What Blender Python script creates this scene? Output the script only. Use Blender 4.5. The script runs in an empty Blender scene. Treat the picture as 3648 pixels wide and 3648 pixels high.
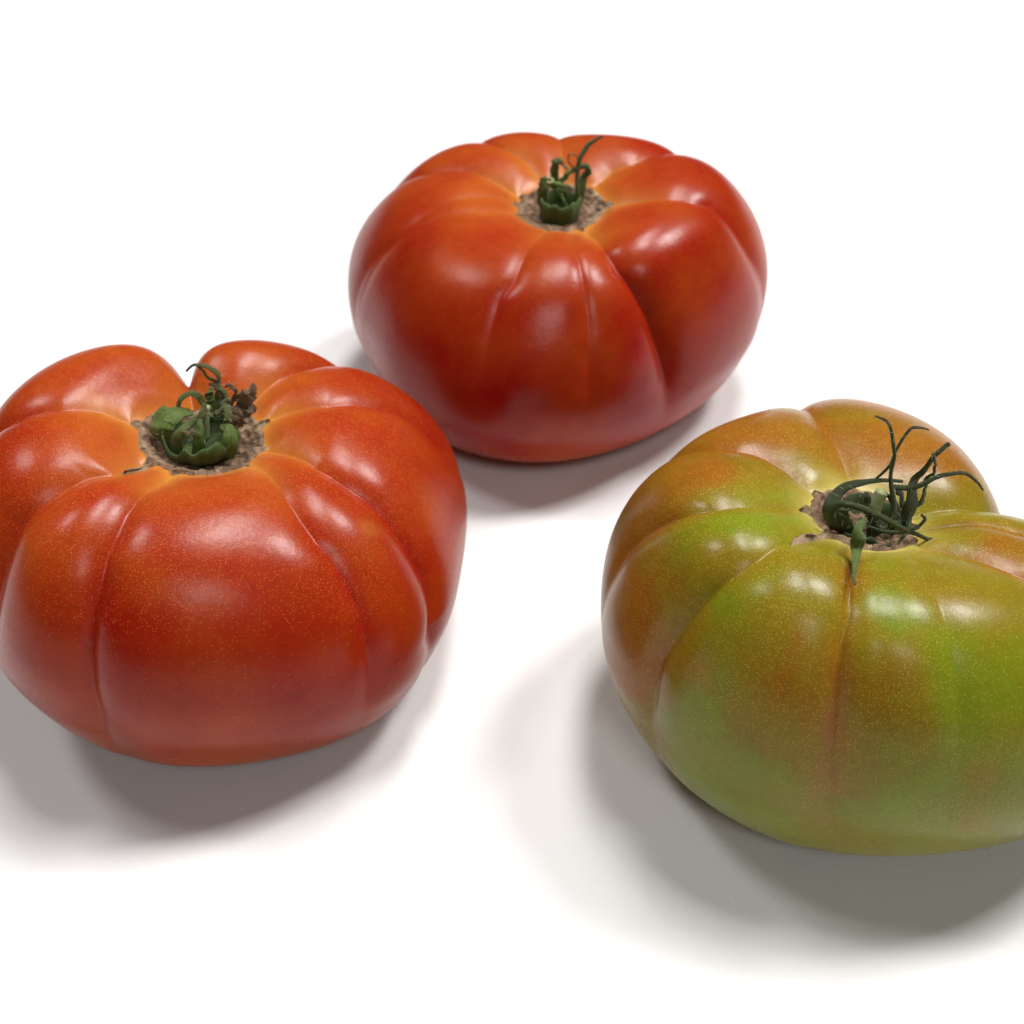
import bpy, math, random
import numpy as np
from mathutils import Vector, Matrix

# ------------------------------------------------------------------ camera, world, lamps, exposure
scn = bpy.context.scene
COL = scn.collection
PITCH, FOV, CAM_H = 39.5, 48.0, 0.21
cam_d = bpy.data.cameras.new('camera'); cam = bpy.data.objects.new('camera', cam_d); COL.objects.link(cam)
cam.location = (0, 0, CAM_H); cam.rotation_euler = (math.radians(90 - PITCH), 0, 0)
cam_d.sensor_width = 36; cam_d.angle = math.radians(FOV); cam_d.clip_start = .01; cam_d.clip_end = 50
cam_d.dof.use_dof = True; cam_d.dof.focus_distance = .222
cam_d.dof.aperture_fstop = cam_d.lens * .001 / .0018
scn.camera = cam
w = bpy.data.worlds.new('World'); scn.world = w; w.use_nodes = True
bg = w.node_tree.nodes['Background']; bg.inputs[0].default_value = (.97, 1, .99, 1); bg.inputs[1].default_value = .04
scn.view_settings.view_transform = 'Standard'; scn.view_settings.look = 'None'
scn.view_settings.exposure = 0; scn.view_settings.gamma = 1
def lamp(name, loc, target, sx, sy, power, col=(1, .975, .955)):
    d = bpy.data.lights.new(name, 'AREA'); d.shape = 'RECTANGLE'; d.size = sx; d.size_y = sy; d.energy = power; d.color = col
    o = bpy.data.objects.new(name, d); COL.objects.link(o); o.location = loc
    o.rotation_euler = (Vector(target) - Vector(loc)).to_track_quat('-Z', 'Y').to_euler()
    return o
C0 = (0.02, .25, 0)
LAMPS = [  # azimuth from +Y clockwise, elevation, distance, size, size, power: the ceiling panels of the room
 (66, 58, 1.9, .40, .40, 26),
 (35, 78, 1.9, .40, .40, 18.5),
 (-70, 58, 2.2, .40, .40, 12),
 (20, 66, 2.2, .40, .40, 12),
 (168, 47, 2.2, .50, .50, 9),
]
for az, el, dist, sx, sy, pw in LAMPS:
    a, e = math.radians(az), math.radians(el)
    lamp('ceiling_light', (C0[0] + dist*math.cos(e)*math.sin(a), C0[1] + dist*math.cos(e)*math.cos(a), dist*math.sin(e)), C0, sx, sy, pw)

# ------------------------------------------------------------------ data: fitted shapes of the three fruits
TOMATO = {
 'back': {
  'p': [0.01148, 0.31848, 0.06126, 1.14409, 0.0435, 0.09856, 0.05962, -0.03896, 0.07075, -0.00262, 0.0518, 0.06765, -0.01099, 0.00946, -0.0052, 0.00123],
  'ex': (0.0, 0.21, 0.13),
  'furrow': [
   ['G1', [[1.527, 0.174], [1.518, 0.255], [1.518, 0.297]], (0.03, 0.1, 0.01)],
   ['G2', [[2.016, 0.189], [1.99, 0.259], [2.059, 0.282], [2.121, 0.309]], (0.03, 0.08, 0.012)],
   ['G3', [[2.662, 0.197], [2.601, 0.251], [2.583, 0.282], [2.627, 0.324], [2.67, 0.363]], (0.04, 0.1, 0.012)],
   ['G4', [[3.403, 0.174], [3.517, 0.259], [3.473, 0.305], [3.447, 0.359], [3.412, 0.405], [3.351, 0.456], [3.334, 0.506]], (0.013, 0.06, 0.003)],
   ['G4b', [[3.019, 0.212], [3.098, 0.251], [3.203, 0.282], [3.325, 0.324], [3.377, 0.363], [3.395, 0.409]], (0.012, 0.05, 0.003)],
   ['G5', [[4.407, 0.27], [4.407, 0.297], [4.424, 0.336], [4.424, 0.367], [4.381, 0.398]], (0.016, 0.05, 0.008)],
   ['G6', [[4.8, 0.274], [4.817, 0.293], [4.852, 0.351], [4.869, 0.402], [4.878, 0.456], [4.869, 0.494]], (0.014, 0.05, 0.008)],
   ['G7', [[5.157, 0.251], [5.114, 0.32], [5.149, 0.371], [5.219, 0.417], [5.271, 0.463], [5.297, 0.514], [5.332, 0.575], [5.358, 0.656], [5.384, 0.745]], (0.07, 0.13, 0.016, 0.13, 0.56)],
   ['G8', [[0.026, 0.166], [-0.122, 0.22], [-0.148, 0.263], [-0.183, 0.305], [-0.175, 0.347], [-0.131, 0.378]], (0.035, 0.1, 0.01)],
   ['G9', [[0.803, 0.197], [0.75, 0.255], [0.628, 0.278], [0.602, 0.293]], (0.045, 0.1, 0.012)],
   ['G10', [[6.144, 0.467], [6.178, 0.51], [6.196, 0.552]], (0.02, 0.08, 0.006)],
  ],
  'floor': [0.00288, -0.00188, 0.06214],
  'zmin': -7e-05,
  'sep': [
   [[[-5.08, -4.5, 1.28], [-5.61, -5.0, 7.1], [-5.65, -4.5, 10.17], [-5.48, -4.0, 12.99]], [3, 3.2, 3, 2], 0.1, 0.1, 0.7],
   [[[-2.19, 2.0, 7.3], [-2.37, 3.0, 11.73], [-2.0, 3.2, 14.27], [-0.99, 3.0, 15.43], [-0.15, 2.5, 14.56]], [3, 3.2, 3.0, 2.4, 1.6], 0.05, 0.15, 0.8],
   [[[-0.05, 2.4, 14.6], [0.69, 2.0, 13.9], [1.92, 1.0, 13.45]], [0.9, 0.7, 0.5], 0.6, 0.5, 0.8],
   [[[4.24, -4.0, 1.05], [4.52, -4.0, 7.75], [4.3, -2.0, 13.43], [5.01, -1.0, 17.73], [6.61, 0.0, 20.08], [8.61, 0.5, 21.99], [11.26, 1.0, 23.05]], [1.6, 1.5, 1.4, 1.5, 1.5, 1.1, 0.8], 0.15, 0.4, 0.75],
   [[[3.39, -4.0, 1.05], [5.44, -1.0, 6.41], [6.62, 1.0, 10.83], [7.6, 1.5, 13.24], [6.07, 1.0, 14.32], [4.57, 0.0, 14.2]], [3, 2.8, 2.4, 2.0, 1.8, 1.2], 0.05, 0.1, 0.65],
   [[[-0.61, -2.0, 11.04], [1.83, -1.5, 13.43], [4.29, -1.0, 14.84]], [1.6, 1.5, 1.2], 0.05, 0.1, 1.0],
   [[[4.36, 0.0, 14.2], [2.57, 0.0, 14.96], [1.49, 0.5, 16.69], [2.48, 0.7, 18.31], [3.94, 0.4, 17.8], [4.29, 0.0, 16.03]], [0.5, 0.5, 0.5, 0.5, 0.5, 0.4], 0.5, 0.6, 0.8],
   [[[-2.54, -3.5, 11.25], [-0.24, -3.5, 10.6], [2.32, -3.0, 9.4]], [1.5, 1.3, 0.6], 0.1, 0.2, 1.2],
   [[[-2.5, -4.0, 9.18], [-0.01, -4.0, 9.4], [2.31, -3.5, 8.85]], [0.7, 0.8, 0.5], 0.2, 0.2, 1.3],
   [[[-0.22, -4.8, 8.55], [0.86, -5.8, 5.91], [2.41, -6.4, 2.4]], [0.7, 0.8, 0.6], 0.05, 0.1, 1.2],
  ],
  'cut': [-3.71, -3.8, 12.25],
 },
 'left': {
  'p': [-0.06561, 0.20326, 0.05558, 1.18192, -0.14482, 0.04961, -0.07246, 0.10094, 0.04599, 0.05139, -0.04852, 0.02728, -0.03226, -0.02741, -0.0065, -0.00651],
  'ex': (0.0, 0.245, 0.15),
  'furrow': [
   ['notch_AB', [[1.859, 0.174], [1.902, 0.216], [1.937, 0.239]], (0.2, 0.105, 0.02, 0.08)],
   ['BC', [[1.021, 0.212], [1.038, 0.259], [1.021, 0.324]], (0.08, 0.09, 0.02, 0.1)],
   ['CD', [[0.471, 0.17], [0.489, 0.201], [0.471, 0.251], [0.419, 0.301], [0.463, 0.351], [0.48, 0.409], [0.48, 0.463]], (0.035, 0.08, 0.012)],
   ['DE', [[6.144, 0.166], [6.065, 0.247], [5.943, 0.301], [5.934, 0.344], [5.952, 0.394], [5.934, 0.436], [5.925, 0.475], [5.917, 0.514], [5.89, 0.556], [5.838, 0.602]], (0.052, 0.1, 0.016, 0.13, 0.6)],
   ['EF', [[5.637, 0.243], [5.515, 0.309], [5.489, 0.344], [5.489, 0.378], [5.507, 0.402], [5.507, 0.44], [5.507, 0.475], [5.48, 0.514], [5.463, 0.556], [5.411, 0.68]], (0.036, 0.1, 0.012, 0.13, 0.56)],
   ['main', [[4.485, 0.239], [4.424, 0.278], [4.416, 0.317], [4.407, 0.351], [4.39, 0.39], [4.39, 0.421], [4.372, 0.456], [4.363, 0.502], [4.363, 0.552], [4.355, 0.668]], (0.062, 0.12, 0.02, 0.13, 0.6)],
   ['l7', [[4.032, 0.201], [4.032, 0.278], [3.953, 0.305], [3.918, 0.34], [3.883, 0.375], [3.84, 0.417]], (0.09, 0.13, 0.016)],
   ['l8', [[2.985, 0.139], [3.124, 0.197], [3.107, 0.255], [3.185, 0.309], [3.185, 0.344], [3.185, 0.378]], (0.05, 0.1, 0.014)],
  ],
  'floor': [-0.00308, 0.00429, 0.05811],
  'zmin': -7.5e-05,
  'scuff': [[[-0.0258, 0.0077, 0.0696], 2.6, (0.55, 0.26, 0.05)], [[0.0359, -0.019, 0.0543], 2.2, (0.55, 0.22, 0.05)], [[0.0369, -0.0389, 0.0367], 1.3, (0.16, 0.012, 0.006)], [[0.0284, -0.0429, 0.0401], 0.8, (0.2, 0.03, 0.01)], [[0.0117, -0.0509, 0.0339], 0.9, (0.2, 0.04, 0.01)], [[-0.0255, 0.0045, 0.0692], 0.6, (0.06, 0.03, 0.02)], [[-0.0267, -0.0492, 0.0297], 0.8, (0.6, 0.3, 0.2)]],
  'sep': [
   [[[-5.53, -5.0, 3.36], [-7.09, -5.0, 7.09], [-6.64, -3.0, 8.9], [-4.47, -1.0, 9.8], [-2.08, 1.0, 8.66]], [4.5, 6.2, 6.2, 5.4, 3.6], 0, 0.15, 1.0],
   [[[-4.22, -6.5, 1.4], [-3.77, -7.5, 5.66], [-2.24, -7.0, 8.52], [-0.32, -5.0, 9.16], [1.68, -3.5, 10.61], [2.41, -2.0, 12.3]], [3.6, 3.0, 2.0, 1.4, 1.3, 1.1], 0, 0.35, 0.85],
   [[[1.02, -7.5, 1.91], [1.55, -8.0, 6.02], [1.81, -7.0, 8.75], [1.98, -5.0, 10.52]], [3.8, 3.0, 2.0, 0.8], 0, 0.1, 0.95],
   [[[6.05, -7.0, 2.01], [7.81, -6.5, 5.39], [7.49, -5.0, 7.55], [5.59, -4.0, 7.53]], [4.2, 3.8, 3.0, 1.3], 0, 0.1, 1.0],
   [[[6.54, -1.0, 5.17], [7.73, 1.0, 6.57], [9.48, 2.5, 8.55], [10.93, 3.0, 11.21], [11.73, 3.0, 12.8]], [3, 4, 4.6, 4, 2.4], 0.75, 1, 0.8],
   [[[7.06, -0.0, 7.26], [9.33, 1.5, 7.62], [11.4, 2.0, 7.97]], [2.5, 3, 1.6], 1, 1, 0.8],
   [[[1.02, 3.0, 5.64], [1.39, 5.0, 8.02], [2.14, 5.5, 11.38]], [3.2, 3, 1.5], 0.1, 0.2, 1.1],
   [[[3.45, 4.0, 6.36], [3.96, 6.0, 10.13], [4.57, 5.0, 14.43], [3.91, 4.0, 17.31], [2.32, 3.0, 18.94], [0.81, 2.0, 19.79], [-1.02, 1.5, 18.35]], [2.2, 2, 2, 1.6, 1.2, 0.8, 0.5], 0.15, 0.75, 0.8],
   [[[4.57, 3.0, 8.45], [4.47, 4.0, 11.45], [3.93, 3.5, 13.38], [2.66, 3.0, 14.27]], [1.6, 1.8, 1.4, 0.5], 0.5, 0.9, 0.6],
   [[[6.15, 3.5, 8.1], [5.32, 4.5, 11.35], [2.97, 4.0, 15.08], [1.2, 3.0, 18.94]], [1.5, 1.2, 1.0, 0.5], 0.3, 0.5, 0.9],
   [[[-4.44, 1.0, 9.35], [-3.79, 2.0, 10.96], [-1.39, 2.5, 12.22], [0.67, 2.0, 11.42], [1.48, 1.0, 9.35]], [1.2, 1.8, 1.8, 1.6, 1.2], 0.1, 0.2, 0.8],
   [[[6.49, 3.0, 8.45], [8.09, 3.5, 11.33], [7.72, 3.5, 13.26], [6.13, 3.0, 13.48]], [1.4, 1.3, 1.0, 0.5], 0.8, 1, 0.8],
   [[[6.34, -3.0, 7.52], [7.58, -3.0, 9.36], [6.92, -1.0, 11.17], [7.09, -0.0, 12.31]], [1.2, 1.8, 1.8, 1], 0.2, 0.4, 0.8],
   [[[-1.82, -7.0, 8.75], [-0.38, -7.2, 8.2], [0.57, -6.8, 8.83]], [0.8, 0.7, 0.4], 1, 1, 1.2],
   [[[2.78, -4.0, 10.96], [4.53, -3.5, 10.84], [7.1, -3.0, 12.31]], [0.5, 0.5, 0.4], 0.3, 0.3, 1.2],
  ],
  'stub': [[0.06, -0.0, 2.09], [1.25, -0.0, 6.8], [2.29, 0.5, 10.15]],
 },
 'green': {
  'p': [0.07488, 0.18107, 0.05589, 1.16866, -0.10374, -0.05765, -0.08341, -0.04616, -0.03594, -0.02701, -0.0415, -0.09049, 0.01123, -0.06149, 0.01667, -0.00753],
  'ex': (0, 0.19, 0.14),
  'furrow': [
   ['H1', [[1.431, 0.166], [1.518, 0.212], [1.597, 0.263], [1.641, 0.286], [1.702, 0.328]], (0.05, 0.12, 0.006)],
   ['H2', [[2.409, 0.158], [2.426, 0.259], [2.487, 0.29], [2.557, 0.32], [2.618, 0.359]], (0.045, 0.1, 0.01)],
   ['H3', [[3.002, 0.158], [3.29, 0.243], [3.36, 0.297], [3.351, 0.344], [3.29, 0.394], [3.22, 0.44], [3.159, 0.498]], (0.035, 0.1, 0.008)],
   ['H4', [[3.848, 0.243], [3.814, 0.297], [3.805, 0.347], [3.761, 0.402], [3.718, 0.448], [3.691, 0.498], [3.665, 0.541], [3.674, 0.579], [3.683, 0.672]], (0.042, 0.1, 0.014, 0.13, 0.6)],
   ['H5', [[4.311, 0.1], [4.337, 0.29], [4.337, 0.332], [4.337, 0.375], [4.328, 0.402], [4.346, 0.444], [4.372, 0.506], [4.39, 0.56], [4.451, 0.714]], (0.04, 0.12, 0.016, 0.13, 0.6)],
   ['H6', [[5.437, 0.131], [4.861, 0.282], [4.826, 0.34], [4.791, 0.394], [4.8, 0.44], [4.808, 0.494]], (0.012, 0.09, 0.003)],
   ['H7', [[6.274, 0.17], [6.126, 0.205], [6.161, 0.247], [6.178, 0.274], [6.1, 0.301]], (0.035, 0.1, 0.008)],
   ['H8', [[5.838, 0.135], [5.568, 0.22], [5.62, 0.263], [5.603, 0.286], [5.594, 0.305]], (0.05, 0.11, 0.012)],
   ['H9', [[0.436, 0.205], [0.401, 0.243], [0.305, 0.29], [0.271, 0.328]], (0.11, 0.15, 0.008)],
   ['H10', [[4.931, 0.069], [4.529, 0.29], [4.485, 0.351], [4.485, 0.386]], (0.012, 0.06, 0)],
  ],
  'floor': [-0.00363, -0.00201, 0.05807],
  'zmin': -7.1e-05,
  'ripe': [[-0.0354, 0.0034, 0.0689, 0.99], [-0.0449, 0.001, 0.0642, 0.9400000000000001], [-0.0259, 0.0203, 0.0668, 0.99], [-0.0153, 0.0248, 0.0656, 0.84], [0.0019, 0.0324, 0.0628, 0.79], [0.0085, 0.0242, 0.0627, 0.99], [0.0163, 0.0197, 0.0621, 0.99], [-0.0229, 0.0056, 0.0668, 0.6], [-0.0193, -0.0015, 0.0655, 0.25], [-0.0362, -0.0119, 0.0694, 0.1], [-0.0284, -0.0107, 0.0695, 0.15], [-0.0267, -0.0159, 0.0697, 0.15], [-0.0415, -0.0134, 0.0665, 0.3], [-0.0485, -0.0096, 0.0586, 0.55], [-0.0386, -0.0231, 0.0655, 0.6], [-0.0511, -0.0128, 0.0523, 0.84], [-0.0509, -0.0196, 0.0474, 0.99], [-0.0532, -0.0061, 0.0496, 0.99], [-0.0444, -0.0231, 0.0584, 0.75], [-0.0498, -0.0243, 0.0444, 0.9400000000000001], [-0.0525, -0.0202, 0.0362, 0.99], [-0.0378, -0.0278, 0.0631, 0.12], [-0.0322, -0.0281, 0.0671, 0.3], [-0.0264, -0.0238, 0.0698, 0.3], [-0.0311, -0.0347, 0.0628, 0.5], [-0.0377, -0.0332, 0.0577, 0.4], [-0.0423, -0.0318, 0.0525, 0.65], [-0.035, -0.0395, 0.0515, 0.3], [-0.0395, -0.0388, 0.0436, 0.1], [-0.0315, -0.0417, 0.052, 0.65], [-0.029, -0.0388, 0.0595, 0.55], [-0.0245, -0.0428, 0.0569, 0.7], [-0.0225, -0.0404, 0.0617, 0.6], [-0.0199, -0.0463, 0.0537, 0.75], [-0.0174, -0.0413, 0.0628, 0.6], [-0.0177, -0.0467, 0.0541, 0.6], [-0.017, -0.0506, 0.0436, 0.6], [-0.0236, -0.0473, 0.0477, 0.75], [-0.0282, -0.046, 0.0455, 0.55], [-0.0131, -0.0284, 0.0689, 0.6], [-0.0101, -0.0338, 0.0682, 0.2], [-0.0078, -0.0362, 0.0674, 0.05], [-0.013, -0.0384, 0.0663, 0.5], [-0.0134, -0.0447, 0.0594, 0.7], [-0.0083, -0.0464, 0.0578, 0.65], [-0.0033, -0.049, 0.0535, 0.4], [0.001, -0.0421, 0.0631, 0.15], [0.0034, -0.0466, 0.0572, 0.05], [0.0086, -0.0447, 0.0587, 0.35], [0.0117, -0.0483, 0.0521, 0.25], [0.0042, -0.0501, 0.0505, 0.15], [-0.0051, -0.0519, 0.0458, 0.3], [-0.0093, -0.0525, 0.042, 0.4], [-0.0023, -0.0534, 0.0398, 0.12], [-0.0177, -0.0514, 0.0368, 0.65], [-0.0142, -0.0511, 0.0243, 0.5], [-0.0249, -0.0489, 0.0377, 0.35], [-0.0322, -0.0452, 0.0369, 0.25], [-0.0374, -0.0388, 0.0221, 0.08], [-0.0434, -0.0358, 0.0333, 0.3], [-0.025, -0.0471, 0.023, 0.22], [-0.0121, -0.0526, 0.0305, 0.22], [-0.0019, -0.0537, 0.03, 0.2], [0.0104, -0.0534, 0.0314, 0.2], [-0.0224, -0.0204, 0.0694, 0.2], [-0.0141, -0.0198, 0.0675, 0.3], [-0.0187, -0.0277, 0.0694, 0.35], [-0.0056, -0.0188, 0.0655, 0.35], [-0.0018, -0.0232, 0.0664, 0.4], [0.0018, -0.0279, 0.067, 0.5], [0.0098, -0.0271, 0.0661, 0.55], [0.0131, -0.0337, 0.0649, 0.45], [0.0177, -0.0268, 0.0649, 0.5], [0.0085, 0.0002, 0.0608, 0.35], [0.0165, 0.0005, 0.0625, 0.4], [0.0221, 0.0005, 0.0626, 0.35], [0.0214, -0.0137, 0.0636, 0.79], [0.0107, -0.0099, 0.0628, 0.4], [0.0153, -0.0403, 0.061, 0.3], [-0.008, -0.0488, 0.0534, 0.65], [-0.047, -0.0294, 0.0263, 0.6], [-0.042, -0.0288, 0.0567, 0.6]],
  'sep': [
   [[[-5.45, -4.0, 2.29], [-8.28, -3.5, 6.41], [-7.14, -1.0, 8.83], [-3.76, 1.0, 10.49], [0.84, 2.0, 10.68], [7.18, 2.5, 9.85]], [3.0, 2.8, 2.3, 1.8, 1.2, 0.7], 0.05, 0.1, 0.55],
   [[[-7.1, -5.5, 4.48], [-9.0, -5.5, 8.07], [-7.74, -5.5, 10.56], [-5.39, -6.0, 10.68], [-0.81, -7.0, 9.16], [4.8, -7.5, 6.62], [7.86, -7.0, 4.7], [11.0, -6.5, 2.6], [13.4, -6.3, 2.43], [15.69, -6.0, 1.93]], [2.4, 2.0, 1.6, 1.3, 1.2, 1.0, 0.9, 0.8, 0.7, 0.6], 0.05, 0.3, 0.85],
   [[[3.99, -5.0, 3.75], [3.79, -4.0, 9.19], [2.43, -2.0, 14.86], [2.77, -0.5, 18.82], [1.94, 1.0, 22.43], [0.4, 2.0, 25.14], [-1.76, 2.5, 25.95]], [1.8, 1.5, 1.0, 0.9, 0.8, 0.7, 0.4], 0.05, 0.35, 0.85],
   [[[1.63, 3.0, 10.25], [3.21, 2.0, 13.8], [3.33, 1.0, 18.54], [4.68, 2.0, 21.85], [6.76, 2.5, 23.23], [9.48, 3.0, 22.24]], [0.5, 0.8, 0.9, 0.6, 0.6, 0.4], 0.1, 0.4, 0.7],
   [[[5.99, -3.0, 1.12], [8.53, -1.0, 5.85], [8.8, 1.0, 10.2], [10.5, 2.0, 14.09], [12.49, 2.5, 17.01], [14.65, 3.0, 19.04]], [3.4, 3.8, 2.8, 1.7, 1.2, 0.8], 0.02, 0.3, 0.7],
   [[[9.58, -0.0, 4.42], [11.16, 1.0, 6.93], [11.53, 1.5, 9.51], [11.03, 2.0, 11.76]], [1.2, 1.4, 1, 0.5], 0.1, 0.2, 1.2],
   [[[9.96, 0.5, 10.59], [11.59, 0.5, 13.5], [11.73, 1.0, 15.99], [10.73, 1.0, 17.84]], [0.9, 0.8, 0.8, 0.6], 0.1, 0.8, 0.9],
   [[[3.39, -1.0, 11.48], [7.81, -1.0, 11.19], [11.63, -0.5, 13.12], [14.57, -0.0, 13.83], [18.25, 0.5, 13.45], [20.75, 0.5, 11.76], [22.55, 0.5, 9.41]], [1.2, 1.2, 1, 0.8, 0.8, 0.7, 0.4], 0.05, 0.4, 0.7],
   [[[-2.28, -8.0, 8.53], [-3.27, -8.78, 8.59], [-5.83, -14.56, 12.18], [-6.36, -16.26, 11.19], [-6.59, -17.56, 9.05], [-9.04, -24.61, 11.11], [-10.23, -28.91, 11.2]], [0.8, 2.0, 3.3, 3.0, 2.0, 1.1, 0.4], 0.12, 0.1, 1.9],
   [[[-1.64, -6.5, 5.93], [2.1, -7.0, 4.91], [5.53, -7.0, 4.91], [8.09, -7.0, 5.75], [9.44, -6.5, 7.42], [8.88, -6.0, 8.48]], [0.5, 0.7, 0.8, 0.8, 0.8, 0.5], 0.1, 0.6, 0.8],
   [[[-4.64, -5.5, 2.35], [-5.77, -5.5, 5.98], [-6.64, -5.0, 8.83]], [3.4, 3, 2], 0.05, 0.1, 0.75],
   [[[1.13, -5.0, 1.92], [-0.18, -5.0, 6.16], [-1.46, -4.0, 9.19], [-1.53, -2.0, 10.81]], [3.2, 2.6, 1.6, 0.8], 0.05, 0.2, 0.5],
   [[[4.68, -4.0, 1.67], [5.61, -3.0, 5.09], [4.52, -2.0, 8.16], [2.9, -1.0, 9.42]], [3, 2.6, 1.6, 0.8], 0.05, 0.2, 0.6],
   [[[8.26, -1.0, 0.66], [9.29, 1.0, 2.68], [7.69, 2.0, 5.82], [6.24, 2.0, 8.22]], [3, 2.8, 2, 1], 0.05, 0.2, 0.5],
  ],
  'stub': [[0.92, -2.0, 4.26], [1.1, -1.5, 7.45], [1.91, -1.0, 10.31]],
 },
}

# ------------------------------------------------------------------ helpers
rng = np.random.default_rng(7)
def empty(name, loc):
    o = bpy.data.objects.new(name, None); COL.objects.link(o); o.location = loc; o.empty_display_size = .02
    return o
def mesh_obj(name, verts, faces, mat, parent=None, attrs=None, smooth=True):
    me = bpy.data.meshes.new(name)
    verts = np.asarray(verts, np.float32)
    me.from_pydata(verts.tolist(), [], faces if isinstance(faces, list) else faces.tolist())
    if smooth: me.polygons.foreach_set('use_smooth', np.ones(len(me.polygons), bool))
    for k, v in (attrs or {}).items():
        v = np.asarray(v, np.float32)
        if v.ndim == 2:
            a = me.attributes.new(k, 'FLOAT_COLOR', 'POINT'); a.data.foreach_set('color', np.concatenate([v, np.ones((len(v), 1), np.float32)], 1).ravel())
        else:
            a = me.attributes.new(k, 'FLOAT', 'POINT'); a.data.foreach_set('value', v)
    me.materials.append(mat); me.update()
    o = bpy.data.objects.new(name, me); COL.objects.link(o); o.parent = parent
    return o
def new_mat(name):
    m = bpy.data.materials.new(name); m.use_nodes = True; nt = m.node_tree
    return m, nt, nt.nodes['Principled BSDF']
def node(nt, typ, **kw):
    n = nt.nodes.new(typ)
    for k, v in kw.items():
        if k in n.inputs: n.inputs[k].default_value = v
        else: setattr(n, k, v)
    return n
def mathn(nt, op, a, b=None, c=None, clamp=False):
    n = nt.nodes.new('ShaderNodeMath'); n.operation = op; n.use_clamp = clamp
    for i, x in enumerate((a, b, c)):
        if x is None: continue
        if isinstance(x, (int, float)): n.inputs[i].default_value = x
        else: nt.links.new(x, n.inputs[i])
    return n.outputs[0]
def ramp(nt, x, lo, hi):
    n = nt.nodes.new('ShaderNodeMapRange'); n.interpolation_type = 'SMOOTHSTEP'
    nt.links.new(x, n.inputs[0]); n.inputs[1].default_value = lo; n.inputs[2].default_value = hi
    return n.outputs[0]
def mix(nt, f, a, b, blend='MIX'):
    n = nt.nodes.new('ShaderNodeMix'); n.data_type = 'RGBA'; n.blend_type = blend
    for s, x in ((0, f), (6, a), (7, b)):
        if isinstance(x, (int, float)): n.inputs[s].default_value = x
        elif isinstance(x, tuple): n.inputs[s].default_value = (*x, 1)
        else: nt.links.new(x, n.inputs[s])
    return n.outputs[2]

# ------------------------------------------------------------------ materials
def skin_mat(name, speck_col, speck_amt):
    m, nt, p = new_mat(name)
    L = nt.links.new
    tc = node(nt, 'ShaderNodeTexCoord')
    base = node(nt, 'ShaderNodeAttribute', attribute_name='skin')
    spk = node(nt, 'ShaderNodeAttribute', attribute_name='speck')
    # mottling of the flesh colour under the skin
    n1 = node(nt, 'ShaderNodeTexNoise', Scale=420.0, Detail=4.0, Roughness=.6); L(tc.outputs['Object'], n1.inputs['Vector'])
    n2 = node(nt, 'ShaderNodeTexNoise', Scale=60.0, Detail=3.0); L(tc.outputs['Object'], n2.inputs['Vector'])
    v = mathn(nt, 'ADD', mathn(nt, 'MULTIPLY', n1.outputs[0], .5), mathn(nt, 'MULTIPLY', n2.outputs[0], .5))
    hsv = node(nt, 'ShaderNodeHueSaturation'); L(base.outputs['Color'], hsv.inputs['Color'])
    L(mathn(nt, 'ADD', mathn(nt, 'MULTIPLY', v, .7), .65), hsv.inputs['Value'])
    L(mathn(nt, 'ADD', mathn(nt, 'MULTIPLY', n2.outputs[0], .03), .485), hsv.inputs['Hue'])
    col = hsv.outputs[0]
    # pale lenticel specks, two sizes
    for scale, rad, thr, seed in ((1900., .26, .50, 0.), (2800., .32, .60, 3.7)):
        mp = node(nt, 'ShaderNodeVectorMath', operation='ADD'); mp.inputs[1].default_value = (seed, seed, seed); L(tc.outputs['Object'], mp.inputs[0])
        vo = node(nt, 'ShaderNodeTexVoronoi', Scale=scale); L(mp.outputs[0], vo.inputs['Vector'])
        dot = mathn(nt, 'SUBTRACT', 1.0, ramp(nt, vo.outputs['Distance'], rad*.45, rad))
        sep = node(nt, 'ShaderNodeSeparateColor'); L(vo.outputs['Color'], sep.inputs[0])
        # a cell holds a speck only when its random number is under the local density
        on = mathn(nt, 'LESS_THAN', sep.outputs[0], mathn(nt, 'MULTIPLY', spk.outputs['Fac'], thr*2))
        f = mathn(nt, 'MULTIPLY', mathn(nt, 'MULTIPLY', dot, on), speck_amt)
        col = mix(nt, f, col, speck_col)
    L(col, p.inputs['Base Color'])
    p.inputs['Roughness'].default_value = .31
    rn = mathn(nt, 'ADD', mathn(nt, 'MULTIPLY', n2.outputs[0], .18), .20); L(rn, p.inputs['Roughness'])
    p.inputs['IOR'].default_value = 1.45; p.inputs['Specular IOR Level'].default_value = .27
    p.inputs['Subsurface Weight'].default_value = .08
    p.inputs['Subsurface Radius'].default_value = (1, .25, .08); p.inputs['Subsurface Scale'].default_value = .004
    # fine wrinkled skin relief
    b1 = node(nt, 'ShaderNodeTexNoise', Scale=900.0, Detail=3.0); L(tc.outputs['Object'], b1.inputs['Vector'])
    b2 = node(nt, 'ShaderNodeTexNoise', Scale=110.0, Detail=2.0); L(tc.outputs['Object'], b2.inputs['Vector'])
    hgt = mathn(nt, 'ADD', mathn(nt, 'MULTIPLY', b1.outputs[0], .00006), mathn(nt, 'MULTIPLY', b2.outputs[0], .00022))
    bp = node(nt, 'ShaderNodeBump', Strength=.6, Distance=1.0); L(hgt, bp.inputs['Height']); L(bp.outputs[0], p.inputs['Normal'])
    return m
SKIN = {'back': skin_mat('ripe red skin', (.72, .22, .04), .30), 'left': skin_mat('ripe red skin with specks', (.62, .21, .05), .55),
        'green': skin_mat('half ripe skin', (.52, .40, .08), .6)}
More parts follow.
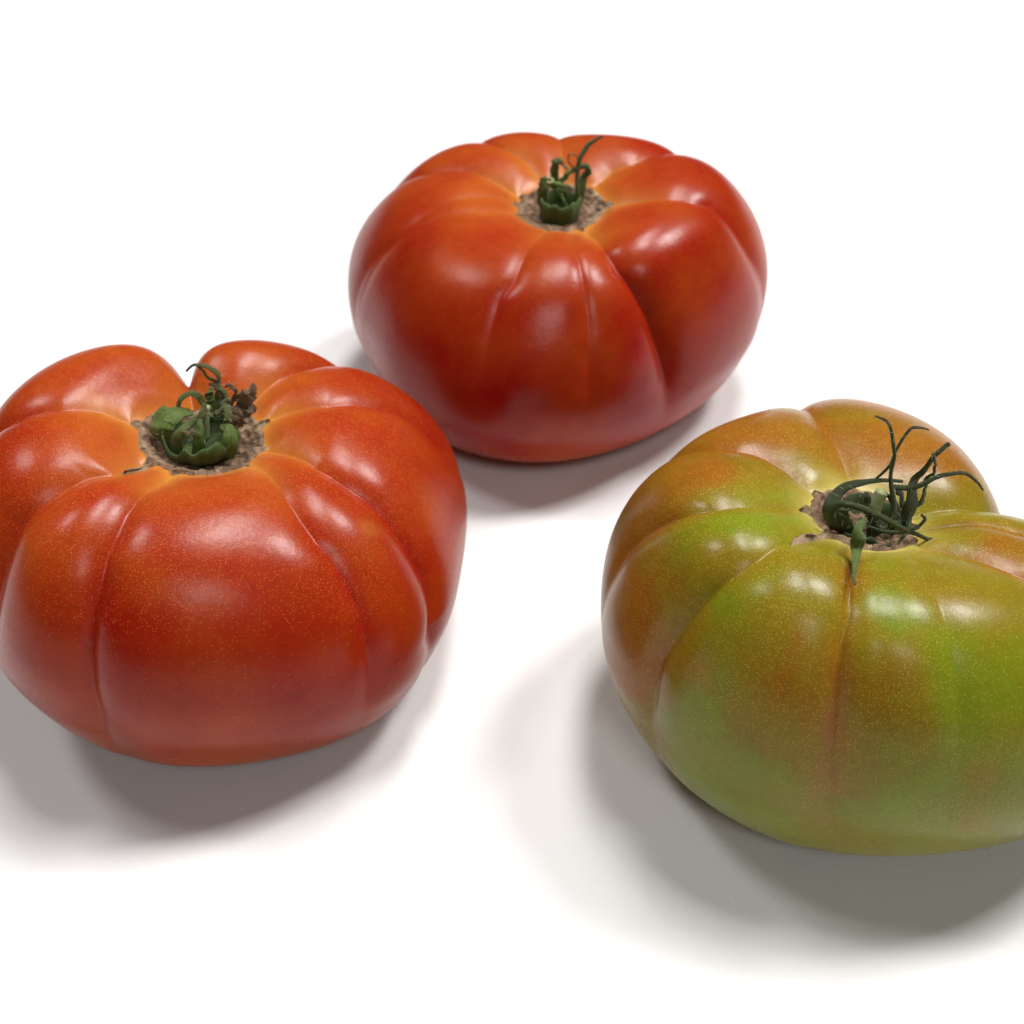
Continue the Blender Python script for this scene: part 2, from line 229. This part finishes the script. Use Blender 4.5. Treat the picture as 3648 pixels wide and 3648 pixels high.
def cork_mat():
    m, nt, p = new_mat('dry cork'); L = nt.links.new
    tc = node(nt, 'ShaderNodeTexCoord')
    n1 = node(nt, 'ShaderNodeTexNoise', Scale=330.0, Detail=6.0, Roughness=.65, Distortion=1.2); L(tc.outputs['Object'], n1.inputs['Vector'])
    e = node(nt, 'ShaderNodeAttribute', attribute_name='pale')
    cr = nt.nodes.new('ShaderNodeValToRGB'); L(n1.outputs[0], cr.inputs[0])
    cr.color_ramp.elements[0].position = .33; cr.color_ramp.elements[0].color = (.045, .022, .012, 1)
    cr.color_ramp.elements[1].position = .70; cr.color_ramp.elements[1].color = (.38, .265, .17, 1)
    k = cr.color_ramp.elements.new(.5); k.color = (.19, .112, .065, 1)
    L(mix(nt, mathn(nt, 'MULTIPLY', e.outputs['Fac'], .42), cr.outputs[0], (.46, .34, .21)), p.inputs['Base Color'])
    p.inputs['Roughness'].default_value = .75; p.inputs['Specular IOR Level'].default_value = .25
    bp = node(nt, 'ShaderNodeBump', Strength=1.0, Distance=.0012); L(n1.outputs[0], bp.inputs['Height']); L(bp.outputs[0], p.inputs['Normal'])
    return m
CORK = cork_mat()
def leaf_mat():
    m, nt, p = new_mat('calyx leaf'); L = nt.links.new
    tc = node(nt, 'ShaderNodeTexCoord'); a = node(nt, 'ShaderNodeAttribute', attribute_name='leaf')
    st = node(nt, 'ShaderNodeAttribute', attribute_name='strip')
    wv = node(nt, 'ShaderNodeTexNoise', Scale=1.0, Detail=4.0, Roughness=.6); 
    cx = node(nt, 'ShaderNodeCombineXYZ'); L(mathn(nt, 'MULTIPLY', st.outputs['Fac'], 9.0), cx.inputs[0])
    ml = node(nt, 'ShaderNodeVectorMath', operation='SCALE'); ml.inputs['Scale'].default_value = 190.0; L(tc.outputs['Object'], ml.inputs[0])
    ad = node(nt, 'ShaderNodeVectorMath', operation='ADD'); L(ml.outputs[0], ad.inputs[0]); L(cx.outputs[0], ad.inputs[1]); L(ad.outputs[0], wv.inputs['Vector'])
    f = node(nt, 'ShaderNodeTexNoise', Scale=1300.0, Detail=3.0); L(tc.outputs['Object'], f.inputs['Vector'])
    hs = node(nt, 'ShaderNodeHueSaturation'); L(a.outputs['Color'], hs.inputs['Color'])
    L(mathn(nt, 'ADD', mathn(nt, 'ADD', mathn(nt, 'MULTIPLY', wv.outputs[0], 1.3), mathn(nt, 'MULTIPLY', f.outputs[0], .4)), .15), hs.inputs['Value'])
    L(hs.outputs[0], p.inputs['Base Color'])
    p.inputs['Roughness'].default_value = .55; p.inputs['Specular IOR Level'].default_value = .35
    p.inputs['Sheen Weight'].default_value = .08
    bp = node(nt, 'ShaderNodeBump', Strength=.8, Distance=.0004); L(wv.outputs[0], bp.inputs['Height']); L(bp.outputs[0], p.inputs['Normal'])
    return m
LEAF = leaf_mat()
def plain(name, col, rough):
    m, nt, p = new_mat(name)
    tc = node(nt, 'ShaderNodeTexCoord'); n = node(nt, 'ShaderNodeTexNoise', Scale=900.0, Detail=4.0); nt.links.new(tc.outputs['Object'], n.inputs['Vector'])
    nt.links.new(mix(nt, n.outputs[0], tuple(c*.6 for c in col), tuple(min(1, c*1.4) for c in col)), p.inputs['Base Color'])
    p.inputs['Roughness'].default_value = rough
    return m
HAIR = plain('pale plant hair', (.42, .46, .34), .6)
STUB = plain('cut stem end', (.30, .34, .16), .7)
DUST = plain('dark dust', (.06, .055, .045), .9)
def paper_mat():
    m, nt, p = new_mat('white paper'); L = nt.links.new
    tc = node(nt, 'ShaderNodeTexCoord')
    n1 = node(nt, 'ShaderNodeTexNoise', Scale=700.0, Detail=4.0); L(tc.outputs['Object'], n1.inputs['Vector'])
    n2 = node(nt, 'ShaderNodeTexNoise', Scale=8.0, Detail=3.0); L(tc.outputs['Object'], n2.inputs['Vector'])
    L(mix(nt, n2.outputs[0], (.765, .765, .765), (.80, .80, .80)), p.inputs['Base Color'])
    p.inputs['Roughness'].default_value = .55; p.inputs['Specular IOR Level'].default_value = .35
    bp = node(nt, 'ShaderNodeBump', Strength=.25, Distance=.0003); L(n1.outputs[0], bp.inputs['Height']); L(bp.outputs[0], p.inputs['Normal'])
    return m

# ------------------------------------------------------------------ the setting
t = mesh_obj('tabletop', [(-2, -1.2, 0), (2, -1.2, 0), (2, 3.5, 0), (-2, 3.5, 0)], [[0, 1, 2, 3]], paper_mat(), smooth=False)
t['kind'] = 'structure'; t['label'] = 'plain white paper surface under the tomatoes'

# ------------------------------------------------------------------ tomato body
def catmull(c, n):
    c = np.array(c, float); k = np.concatenate([[2*c[0]-c[1]], c, [2*c[-1]-c[-2]]])
    u = np.linspace(0, len(c)-1, n); i = np.minimum(u.astype(int), len(c)-2); q = (u-i)[:, None]
    a, b, d, e = k[i], k[i+1], k[i+2], k[i+3]
    return .5*(2*b+(d-a)*q+(2*a-5*b+4*d-e)*q**2+(3*b-a-3*d+e)*q**3)
def profile(H, n, sq, rs, sd):
    return catmull([(0, H-sd), (rs*.65, H-sd+.012), (rs, H-sd*.68), (rs+.1, H-sd*.25), (.54, H), (.74, H-.07), (.89+sq, H-.24), (.98+sq*.5, H*.62),
                    (1, H*.46), (.965, H*.31), (.85+sq, H*.13), (.62, .02), (.36, 0), (0, .03)], n)
def hull(p, th, prof):
    X, Y, R, H, tx, ty, sx, sy = p[:8]; ha = p[8:]
    rad = 1 + sum(ha[2*k]*np.cos((k+2)*th) + ha[2*k+1]*np.sin((k+2)*th) for k in range(4))
    r, z = prof[:, 0], prof[:, 1]
    wgt = np.clip((r-.2)/.8, 0, 1); top = np.clip((z/H-.46)/.54, 0, 1)
    rr = r[None]*(1+wgt[None]*(rad[:, None]-1)); sh = (top*(1-wgt))[None]
    x = rr*np.cos(th)[:, None]+sx*sh; y = rr*np.sin(th)[:, None]+sy*sh
    return np.stack([R*x, R*y, R*z[None]*(1+tx*x+ty*y)], -1), rr*R
def normals(S):
    a = np.roll(S, -1, 0)-np.roll(S, 1, 0); b = np.gradient(S, axis=1); n = np.cross(b, a)
    return n/np.maximum(np.linalg.norm(n, axis=-1, keepdims=True), 1e-12)
def smooth01(x, a, b):
    q = np.clip((x-a)/(b-a), 0, 1); return q*q*(3-2*q)
def lowfreq(X, scale, seed, n=9):
    g = np.random.default_rng(seed); s = 0
    for _ in range(n):
        k = g.normal(size=3)*scale; s = s+np.sin(X@k+g.uniform(0, 6.3))
    return s/math.sqrt(n/2)
NT, NP_ = 680, 250
LINE = {'H3': .8, 'H5': .9, 'H7': .8, 'H8': 1., 'H1': .5, 'H2': .6, 'H4': .3}
def carve(name):
    T = TOMATO[name]; p = T['p']; R = p[2]
    th = np.linspace(0, 2*np.pi, NT, endpoint=False); S, rr = hull(p, th, profile(p[3], NP_, *T['ex']))
    N = normals(S); tt = np.linspace(0, 1, NP_)
    D = np.zeros((NT, NP_)); CR = np.zeros((NT, NP_)); line = np.zeros((NT, NP_)); halo = np.zeros((NT, NP_))
    for k, pts, sp in T['furrow']:
        d, wd, cd = sp[:3]; ts = sp[3] if len(sp) > 3 else .13; ls = LINE.get(k, 0 if name == 'green' else 1.)
        a = np.array([q[0] for q in pts]); t0 = np.array([q[1] for q in pts])
        ang = np.interp(tt, t0, a)
        dl = (th[:, None]-ang[None]+np.pi) % (2*np.pi)-np.pi
        x = dl*np.maximum(rr, .1*R)/R
        end = sp[4] if len(sp) > 4 else max(t0[-1], .46 if t0[-1] < .42 else t0[-1])
        env = smooth01(tt, ts, ts+.11)*(1-smooth01(tt, end, end+.20))
        broad = d*np.exp(-(np.sqrt(x**2+.024**2)-.024)/(wd*.75))
        env2 = smooth01(tt, max(t0[0]-.06, .13), max(t0[0]+.05, .19))*(1-smooth01(tt, end-.12, end+.10))
        crisp = cd*np.exp(-np.abs(x)/.018)
        D = D+(broad*env[None])**2.4; CR = CR+crisp*env2[None]
        line = np.maximum(line, np.exp(-(x/(.045 if name == 'green' else .035))**2)*env2[None]*min(1, cd/.008)*ls)
        halo = np.maximum(halo, np.exp(-np.abs(x)/.05)*(1-smooth01(tt, .21, .34))[None]*min(1, d/.04))
    D = D**(1/2.4)+CR
    # soft unevenness so no lobe is a perfect curve
    D = D+.006*lowfreq(S/R, 3.2, hash_seed[name])*smooth01(tt, .2, .35)[None]*(1-smooth01(tt, .75, .9))[None]
    cen = np.array((p[6]*R, p[7]*R, .42*p[3]*R)); dr = S-cen; dr /= np.linalg.norm(dr, axis=-1, keepdims=True)
    S = S-dr*(D*R)[..., None]
    S[..., 2] -= S[..., 2].min()
    return T, p, th, tt, S, rr/R, line, halo
hash_seed = {'back': 3, 'left': 5, 'green': 8}
def grid_faces(nt, npf):
    i = np.arange(nt)[:, None]; j = np.arange(npf-1)[None]; k = (i+1) % nt
    return np.stack([i*npf+j, i*npf+j+1, k*npf+j+1, k*npf+j], -1).reshape(-1, 4)
def lerp(a, b, f): return np.asarray(a)*(1-f[..., None])+np.asarray(b)*f[..., None]
def body(name, parent):
    T, p, th, tt, S, rn, line, halo = carve(name); R = p[2]
    X = S/R; n1 = lowfreq(X, 2.2, 11); n2 = lowfreq(X, 7.0, 12); n3 = lowfreq(X, 16., 13)
    tz = np.broadcast_to(tt, line.shape)
    if name == 'green':
        P = np.array(T['ripe']); V = S.reshape(-1, 3); ripe = np.zeros(len(V))
        for c in range(0, len(V), 20000):
            d2 = ((V[c:c+20000, None]-P[None, :, :3])**2).sum(-1)
            wg = 1/(d2+1.2e-5)**2.
            ripe[c:c+20000] = (wg@P[:, 3])/wg.sum(1)
        ripe = ripe.reshape(line.shape)
        streak = np.interp(th, np.linspace(0, 2*np.pi, 160), np.random.default_rng(2).normal(size=160))[:, None]*smooth01(tz, .3, .45)*(.6+.5*n2)
        ripe = np.clip(ripe+.05*n2+.04*n3+.05*streak, 0, 1)
        ripe = np.clip(ripe+.3*line*(ripe < .99), 0, 1)
        c = lerp((.148, .178, .006), (.190, .132, .006), smooth01(ripe, .08, .52))
        c = lerp(c, (.240, .086, .006), smooth01(ripe, .46, 1.))
        c = lerp(c, (.27, .27, .075), .65*smooth01(tz, .60, .80)*np.clip(.75+.2*n2, 0, 1))
        c = c*1.04
        yl = np.clip(1-smooth01(tz, .15, .26)+.0*n1, 0, 1); c = lerp(c, (.50, .42, .10), .8*yl)
        speck = np.clip(.62-.25*smooth01(tz, .5, .65)+.2*n2, .1, 1)*smooth01(tz, .16, .22)
    else:
        o = 1-smooth01(tz+.03*n1+.02*n2, .20, .46 if name == 'left' else .42)
        c = lerp((.275, .019, .002), (.355, .050, .007), o)
        if name == 'left':
            lowr = smooth01(tz+.03*n1, .60, .74); c = lerp(c, (.22, .036, .005), .75*lowr)  # browner underside, its colour also darkened to stand in for shade
            c = lerp(c, (.36, .040, .005), np.clip(.25*n1, 0, .5))
        else:
            c = lerp(c, (.27, .011, .003), .7*smooth01(tz, .45, .55)*(1-smooth01(tz, .68, .76)))
            c = lerp(c, (.38, .03, .008), .5*smooth01(tz, .68, .76))
        c = lerp(c, (.37, .042, .005), np.clip(.2*n2, 0, .35))
        yl = 1-smooth01(tz, .15, .235); c = lerp(c, (.54, .25, .04), np.clip(.30*yl+.60*halo*(tz < .5), 0, .75))
        c = lerp(c, (.30, .012, .006), .45*line*smooth01(tz, .3, .4))
        speck = np.clip(.75-.75*smooth01(tz, .33, .56)+.12*n2, .07, 1)*smooth01(tz, .16, .2)
        if name == 'back': speck *= .6
    for q, rad, cc in T.get('scuff', []):
        d2 = ((S-np.array(q))**2).sum(-1)*1e6/rad**2; c = lerp(c, cc, .22*np.clip(np.exp(-d2)*(.8+.9*n3), 0, 1))
    o = mesh_obj('fruit', S.reshape(-1, 3), grid_faces(NT, NP_), SKIN[name], parent, {'skin': c.reshape(-1, 3), 'speck': speck.ravel()})
    return T, p, th, tt, S
def scar(name, T, p, th, tt, S, parent, jag=.007):
    # corky disc over the sunken middle, ragged, with tongues running out along the furrows
    R = p[2]; g = np.random.default_rng(hash_seed[name]); N = normals(S)
    edge = .155+jag*.35*np.sin(th*7+1)+jag*.3*np.sin(th*17+2)+jag*.25*np.sin(th*31)+jag*.25*g.normal(size=NT)
    for k, pts, sp in T['furrow']:
        if sp[0] < .03 and name != 'back': continue
        a = np.interp(.2, [q[1] for q in pts], [q[0] for q in pts])
        d = (th-a+np.pi) % (2*np.pi)-np.pi; L = TONGUE.get((name, k), .035)
        edge = np.maximum(edge, .155+L*np.clip(1-np.abs(d)/(.12 if L < .1 else .13), 0, 1)**2)
    M = 44; out = np.zeros((NT, M, 3)); pale = np.zeros((NT, M)); q = np.linspace(0, 1, M)
    idx = edge[:, None]*q[None]*(NP_-1)
    i0 = np.minimum(idx.astype(int), NP_-2); f = (idx-i0)[..., None]; I = np.arange(NT)[:, None]
    base = S[I, i0]*(1-f)+S[I, i0+1]*f; nn = N[I, i0]*(1-f)+N[I, i0+1]*f
    wr = lowfreq(base/R, 34., 21)*.5+lowfreq(base/R, 75., 22)*.35
    lift = (.00085+.00048*wr*smooth01(q, 0, .2)[None])*1.0+.0002*np.exp(-((q-.9)/.07)**2)[None]
    fis = np.abs(np.sin(th*9+2*np.sin(th*4)+1.5*lowfreq(base/R, 9., 31).mean(1)))[:, None]; lift = lift-.0004*np.exp(-fis/.10)*smooth01(q, .25, .5)[None]
    lift = np.where(q[None] > .97, -.0002, lift)
    out = base+nn*lift[..., None]
    pale = np.exp(-((q-.93)/.09)**2)[None]*np.clip(.6+.5*lowfreq(base/R, 20., 23), 0, 1)+smooth01(idx/(NP_-1), .185, .22)
    mesh_obj('stem_scar', out.reshape(-1, 3), grid_faces(NT, M), CORK, parent, {'pale': np.clip(pale, 0, 1).ravel()})
TONGUE = {('left', 'l7'): .13, ('left', 'notch_AB'): .05, ('left', 'CD'): .05, ('left', 'l8'): .05, ('green', 'H4'): .15, ('green', 'H3'): .06,
          ('back', 'G8'): .055, ('back', 'G3'): .03, ('back', 'G9'): .03}

# ------------------------------------------------------------------ calyx
GREEN = np.array((.072, .128, .014)); BROWN = np.array((.150, .085, .040))
def strip(points, widths, c0, c1, shade, origin, thick=.55, n=30, seed=0, ragged=0.):
    """a tapered, slightly cupped sepal along a 3-D path (mm)"""
    P = catmull(points, n); g0 = np.random.default_rng(seed+50); sA = np.linspace(0, 1, n)[:, None]
    P = P+.10*sum(np.sin(sA*k+g0.uniform(0, 6, 3))*g0.normal(size=3) for k in (9, 15, 23))*np.minimum(1, sA*4); W = np.interp(np.linspace(0, 1, n), np.linspace(0, 1, len(widths)), widths)
    T = np.gradient(P, axis=0); T /= np.linalg.norm(T, axis=1, keepdims=True)+1e-9
    out = P*np.array((1, 1, .25)); out[:, 2] += .3; out /= np.linalg.norm(out, axis=1, keepdims=True)+1e-9; out = .45*out+.55*np.array((0, -.78, .62))
    out /= np.linalg.norm(out, axis=1, keepdims=True)+1e-9
    ref = None; V = []; col = []; st = []; g = np.random.default_rng(seed)
    ph = g.uniform(0, 6)
    K = 12; u = np.linspace(0, 2*np.pi, K, endpoint=False)
    for i in range(n):
        N = out[i]-T[i]*(out[i]@T[i])
        if np.linalg.norm(N) < .15 and ref is not None: N = ref-T[i]*(ref@T[i])
        N /= np.linalg.norm(N)+1e-9
        if ref is not None:
            if N@ref < 0: N = -N
            N = .35*N+.65*ref; N -= T[i]*(N@T[i]); N /= np.linalg.norm(N)
        ref = N; B = np.cross(T[i], N); s = i/(n-1)
        w = W[i]*.5*(1+ragged*g.normal()*.5+.06*math.sin(9*s+ph)); th_ = min(thick*.5, w*.8)
        xs = np.cos(u)*w; ys = np.sin(u)*th_*(1-.35*np.cos(u)**2)-.16*(np.cos(u)**2)*w+.12*np.cos(u*3+ph)*th_
        ys = ys+.10*w*np.abs(np.cos(u))*math.sin(7*s+ph)
        V.append(P[i]+xs[:, None]*B+ys[:, None]*N)
        f = np.clip(c0+(c1-c0)*s+.12*g.normal()*(c1 > .15), 0, 1)
        col.append(np.repeat(((GREEN*(1-f)+BROWN*f)*shade)[None], K, 0)); st.append(np.cos(u))
    V = np.array(V).reshape(-1, 3); faces = []
    for i in range(n-1):
        for k in range(K): faces.append([i*K+k, i*K+(k+1) % K, (i+1)*K+(k+1) % K, (i+1)*K+k])
    faces += [list(range(K))[::-1], [(n-1)*K+k for k in range(K)]]
    return V*.001+np.array(origin), faces, {'leaf': np.array(col).reshape(-1, 3), 'strip': np.array(st).ravel()}, P
def lathe(prof, n, origin, wob, seed, colr, zw=.12):
    """closed cup with a wall: prof is a list of (r, z) in mm going outside up, then inside down"""
    g = np.random.default_rng(seed); th = np.linspace(0, 2*np.pi, n, endpoint=False); pr = np.array(prof[::-1])
    k = 1+wob*(np.sin(5*th+1)+.6*np.sin(3*th+seed)+.5*np.sin(11*th))/2
    x = pr[None, :, 0]*k[:, None]; V = np.stack([x*np.cos(th)[:, None], x*np.sin(th)[:, None], pr[None, :, 1]*(1+zw*(np.sin(3*th+seed)+.7*np.sin(7*th+2)+.5*np.sin(13*th))[:, None])], -1)
    m = len(pr)
    return V.reshape(-1, 3)*.001+np.array(origin), grid_faces(n, m), {'leaf': np.repeat((GREEN*colr)[None], n*m, 0), 'strip': np.repeat(np.sin(th*5), m)*1.}
CUP = {'left': ([(0, -.6), (4.5, -.5), (7.5, .8), (8.3, 2.6), (8.1, 4.4), (7.6, 4.5), (7.5, 2.6), (5.8, 1.0), (0, .8)], .05, .58, (.6, -2.6, .9)),
       'back': ([(0, -.6), (4.2, -.5), (5.4, .6), (5.8, 4.0), (6.0, 7.4), (5.3, 7.5), (5.1, 4.0), (4.4, 1.0), (0, .8)], .07, .62, (-.6, -4.3, -.4)),
       'green': ([(0, -.6), (4.0, -.5), (6.4, .3), (7.3, 2.0), (7.7, 4.0), (7.2, 4.1), (6.7, 2.2), (5.0, .9), (0, .7)], (.05), .30, (.8, -2.0, 0))}  # the green cup's dark colour also stands in for shade inside it
def tube(points, r0, r1, origin, seg=10, n=14):
    P = catmull(points, n); V = []; fs = []
    T = np.gradient(P, axis=0); T /= np.linalg.norm(T, axis=1, keepdims=True)
    for i in range(n):
        a = np.cross(T[i], (.3, .9, .1)); a /= np.linalg.norm(a); b = np.cross(T[i], a); r = r0+(r1-r0)*i/(n-1)
        for k in range(seg):
            q = 2*np.pi*k/seg; V.append(P[i]+r*(1+.06*math.sin(3*q+i))*(math.cos(q)*a+math.sin(q)*b))
    for i in range(n-1):
        for k in range(seg): fs.append([i*seg+k, i*seg+(k+1) % seg, (i+1)*seg+(k+1) % seg, (i+1)*seg+k])
    fs += [list(range(seg))[::-1], [(n-1)*seg+k for k in range(seg)]]
    return np.array(V)*.001+np.array(origin), fs
def hairs(paths, count, origin, parent, lmin, lmax, seed):
    g = np.random.default_rng(seed); V = []; fs = []
    for _ in range(count):
        P, W = paths[g.integers(len(paths))]; s = g.integers(1, len(P)-1)
        b = P[s]+g.normal(size=3)*W*.25; d = g.normal(size=3)+np.array((0, -.3, .2)); d /= np.linalg.norm(d); L = g.uniform(lmin, lmax)
        bend = g.normal(size=3)*.35; pts = [b, b+d*L*.5, b+d*L+bend*L*.5]; k = len(V); r = .03
        e1 = np.cross(d, (.2, .5, .8)); e1 /= np.linalg.norm(e1); e2 = np.cross(d, e1)
        for j, q in enumerate(pts):
            for m in range(3):
                an = 2.094*m; V.append(q+r*(1-.4*j)*(math.cos(an)*e1+math.sin(an)*e2))
        for j in range(2):
            for m in range(3): fs.append([k+j*3+m, k+j*3+(m+1) % 3, k+(j+1)*3+(m+1) % 3, k+(j+1)*3+m])
    o = mesh_obj('plant_hair', np.array(V)*.001+np.array(origin), fs, HAIR, parent); o['kind'] = 'stuff'
def calyx(name, T, parent):
    fl = T['floor']; prof, wob, shade, off = CUP[name]
    org = np.array(fl)+np.array(off)*.001
    gs = .52 if name == 'green' else 1.
    V, F, A = lathe(prof, 64, org, wob, hash_seed[name], shade, {'left': .22, 'back': .06, 'green': .15}[name]); cup = mesh_obj('calyx', V, F, LEAF, parent, A)
    paths = []
    for i, (pts, wd, c0, c1, sh) in enumerate(T['sep']):
        V, F, A, P = strip(pts, wd, c0, c1, sh*gs, fl, thick=1.2 if name == 'back' else .5, seed=i, ragged=.5 if c0 > .7 else .08)
        mesh_obj('sepal', V, F, LEAF, cup, A); paths.append((P, max(wd)))
    if 'stub' in T:
        V, F = tube(T['stub'], 1.5, 1.25 if name == 'green' else .7, fl); mesh_obj('stem', V, F, STUB, cup)
    if 'cut' in T:     # hollow cut end of the stalk: a short ring
        c = np.array(T['cut']); ax = np.array((.1, -.75, .65)); ax /= np.linalg.norm(ax); a = np.cross(ax, (1, 0, 0)); a /= np.linalg.norm(a); b = np.cross(ax, a)
        V = []; n = 20; pr = [(1.05, -3.2), (1.15, -.2), (1.1, 0), (.6, .05), (.45, -.2), (.4, -1.5)]
        for k in range(n):
            q = 2*np.pi*k/n
            for r, z in pr: V.append(c+r*(1.25*math.cos(q)*b+.85*math.sin(q)*a)+z*ax)
        mesh_obj('stem', np.array(V)*.001+np.array(fl), grid_faces(n, len(pr)), STUB, cup)
    hairs(paths, {'left': 260, 'back': 90, 'green': 420}[name], fl, cup, .7, 2.0, 4)

LABELS = {'back': 'smooth red ribbed tomato lying behind the other two, upright green stem',
          'left': 'red orange deeply lobed tomato at the left edge with dried brown claw-like stem leaves',
          'green': 'half ripe green and orange ribbed tomato with long thin curling stem leaves'}
for name in ('back', 'left', 'green'):
    p = TOMATO[name]['p']
    root = empty('tomato', (p[0], p[1], .0002)); root['label'] = LABELS[name]; root['category'] = 'tomato'; root['group'] = 'ribbed tomatoes lying on the white surface'
    T, p, th, tt, S = body(name, root)
    scar(name, T, p, th, tt, S, root)
    calyx(name, T, root)

# ------------------------------------------------------------------ dust specks lying on the paper in front of the half ripe tomato
V = []; fs = []; r_ = random.Random(5)
for _ in range(9):
    x, y = r_.uniform(.03, .105), r_.uniform(.126, .15); s = r_.choice((.00007, .00009, .00012)); a = r_.uniform(0, 3.14); l = r_.choice((1, 1, 1.6, 3.0)); k = len(V)
    for dz in (.00003, .00003+s*.7):
        for dx, dy in ((-1, -1), (1, -1), (1, 1), (-1, 1)):
            q = .7 if dz > .0001 else 1; ex, ey = dx*s*l*q, dy*s*q*.6
            V.append((x+ex*math.cos(a)-ey*math.sin(a), y+ex*math.sin(a)+ey*math.cos(a), dz))
    fs += [[k+3, k+2, k+1, k], [k+4, k+5, k+6, k+7]]+[[k+i, k+(i+1) % 4, k+4+(i+1) % 4, k+4+i] for i in range(4)]
d = mesh_obj('dust', V, fs, DUST, smooth=False); d['kind'] = 'stuff'; d['label'] = 'tiny dark dust specks lying on the white surface'; d['category'] = 'dust'
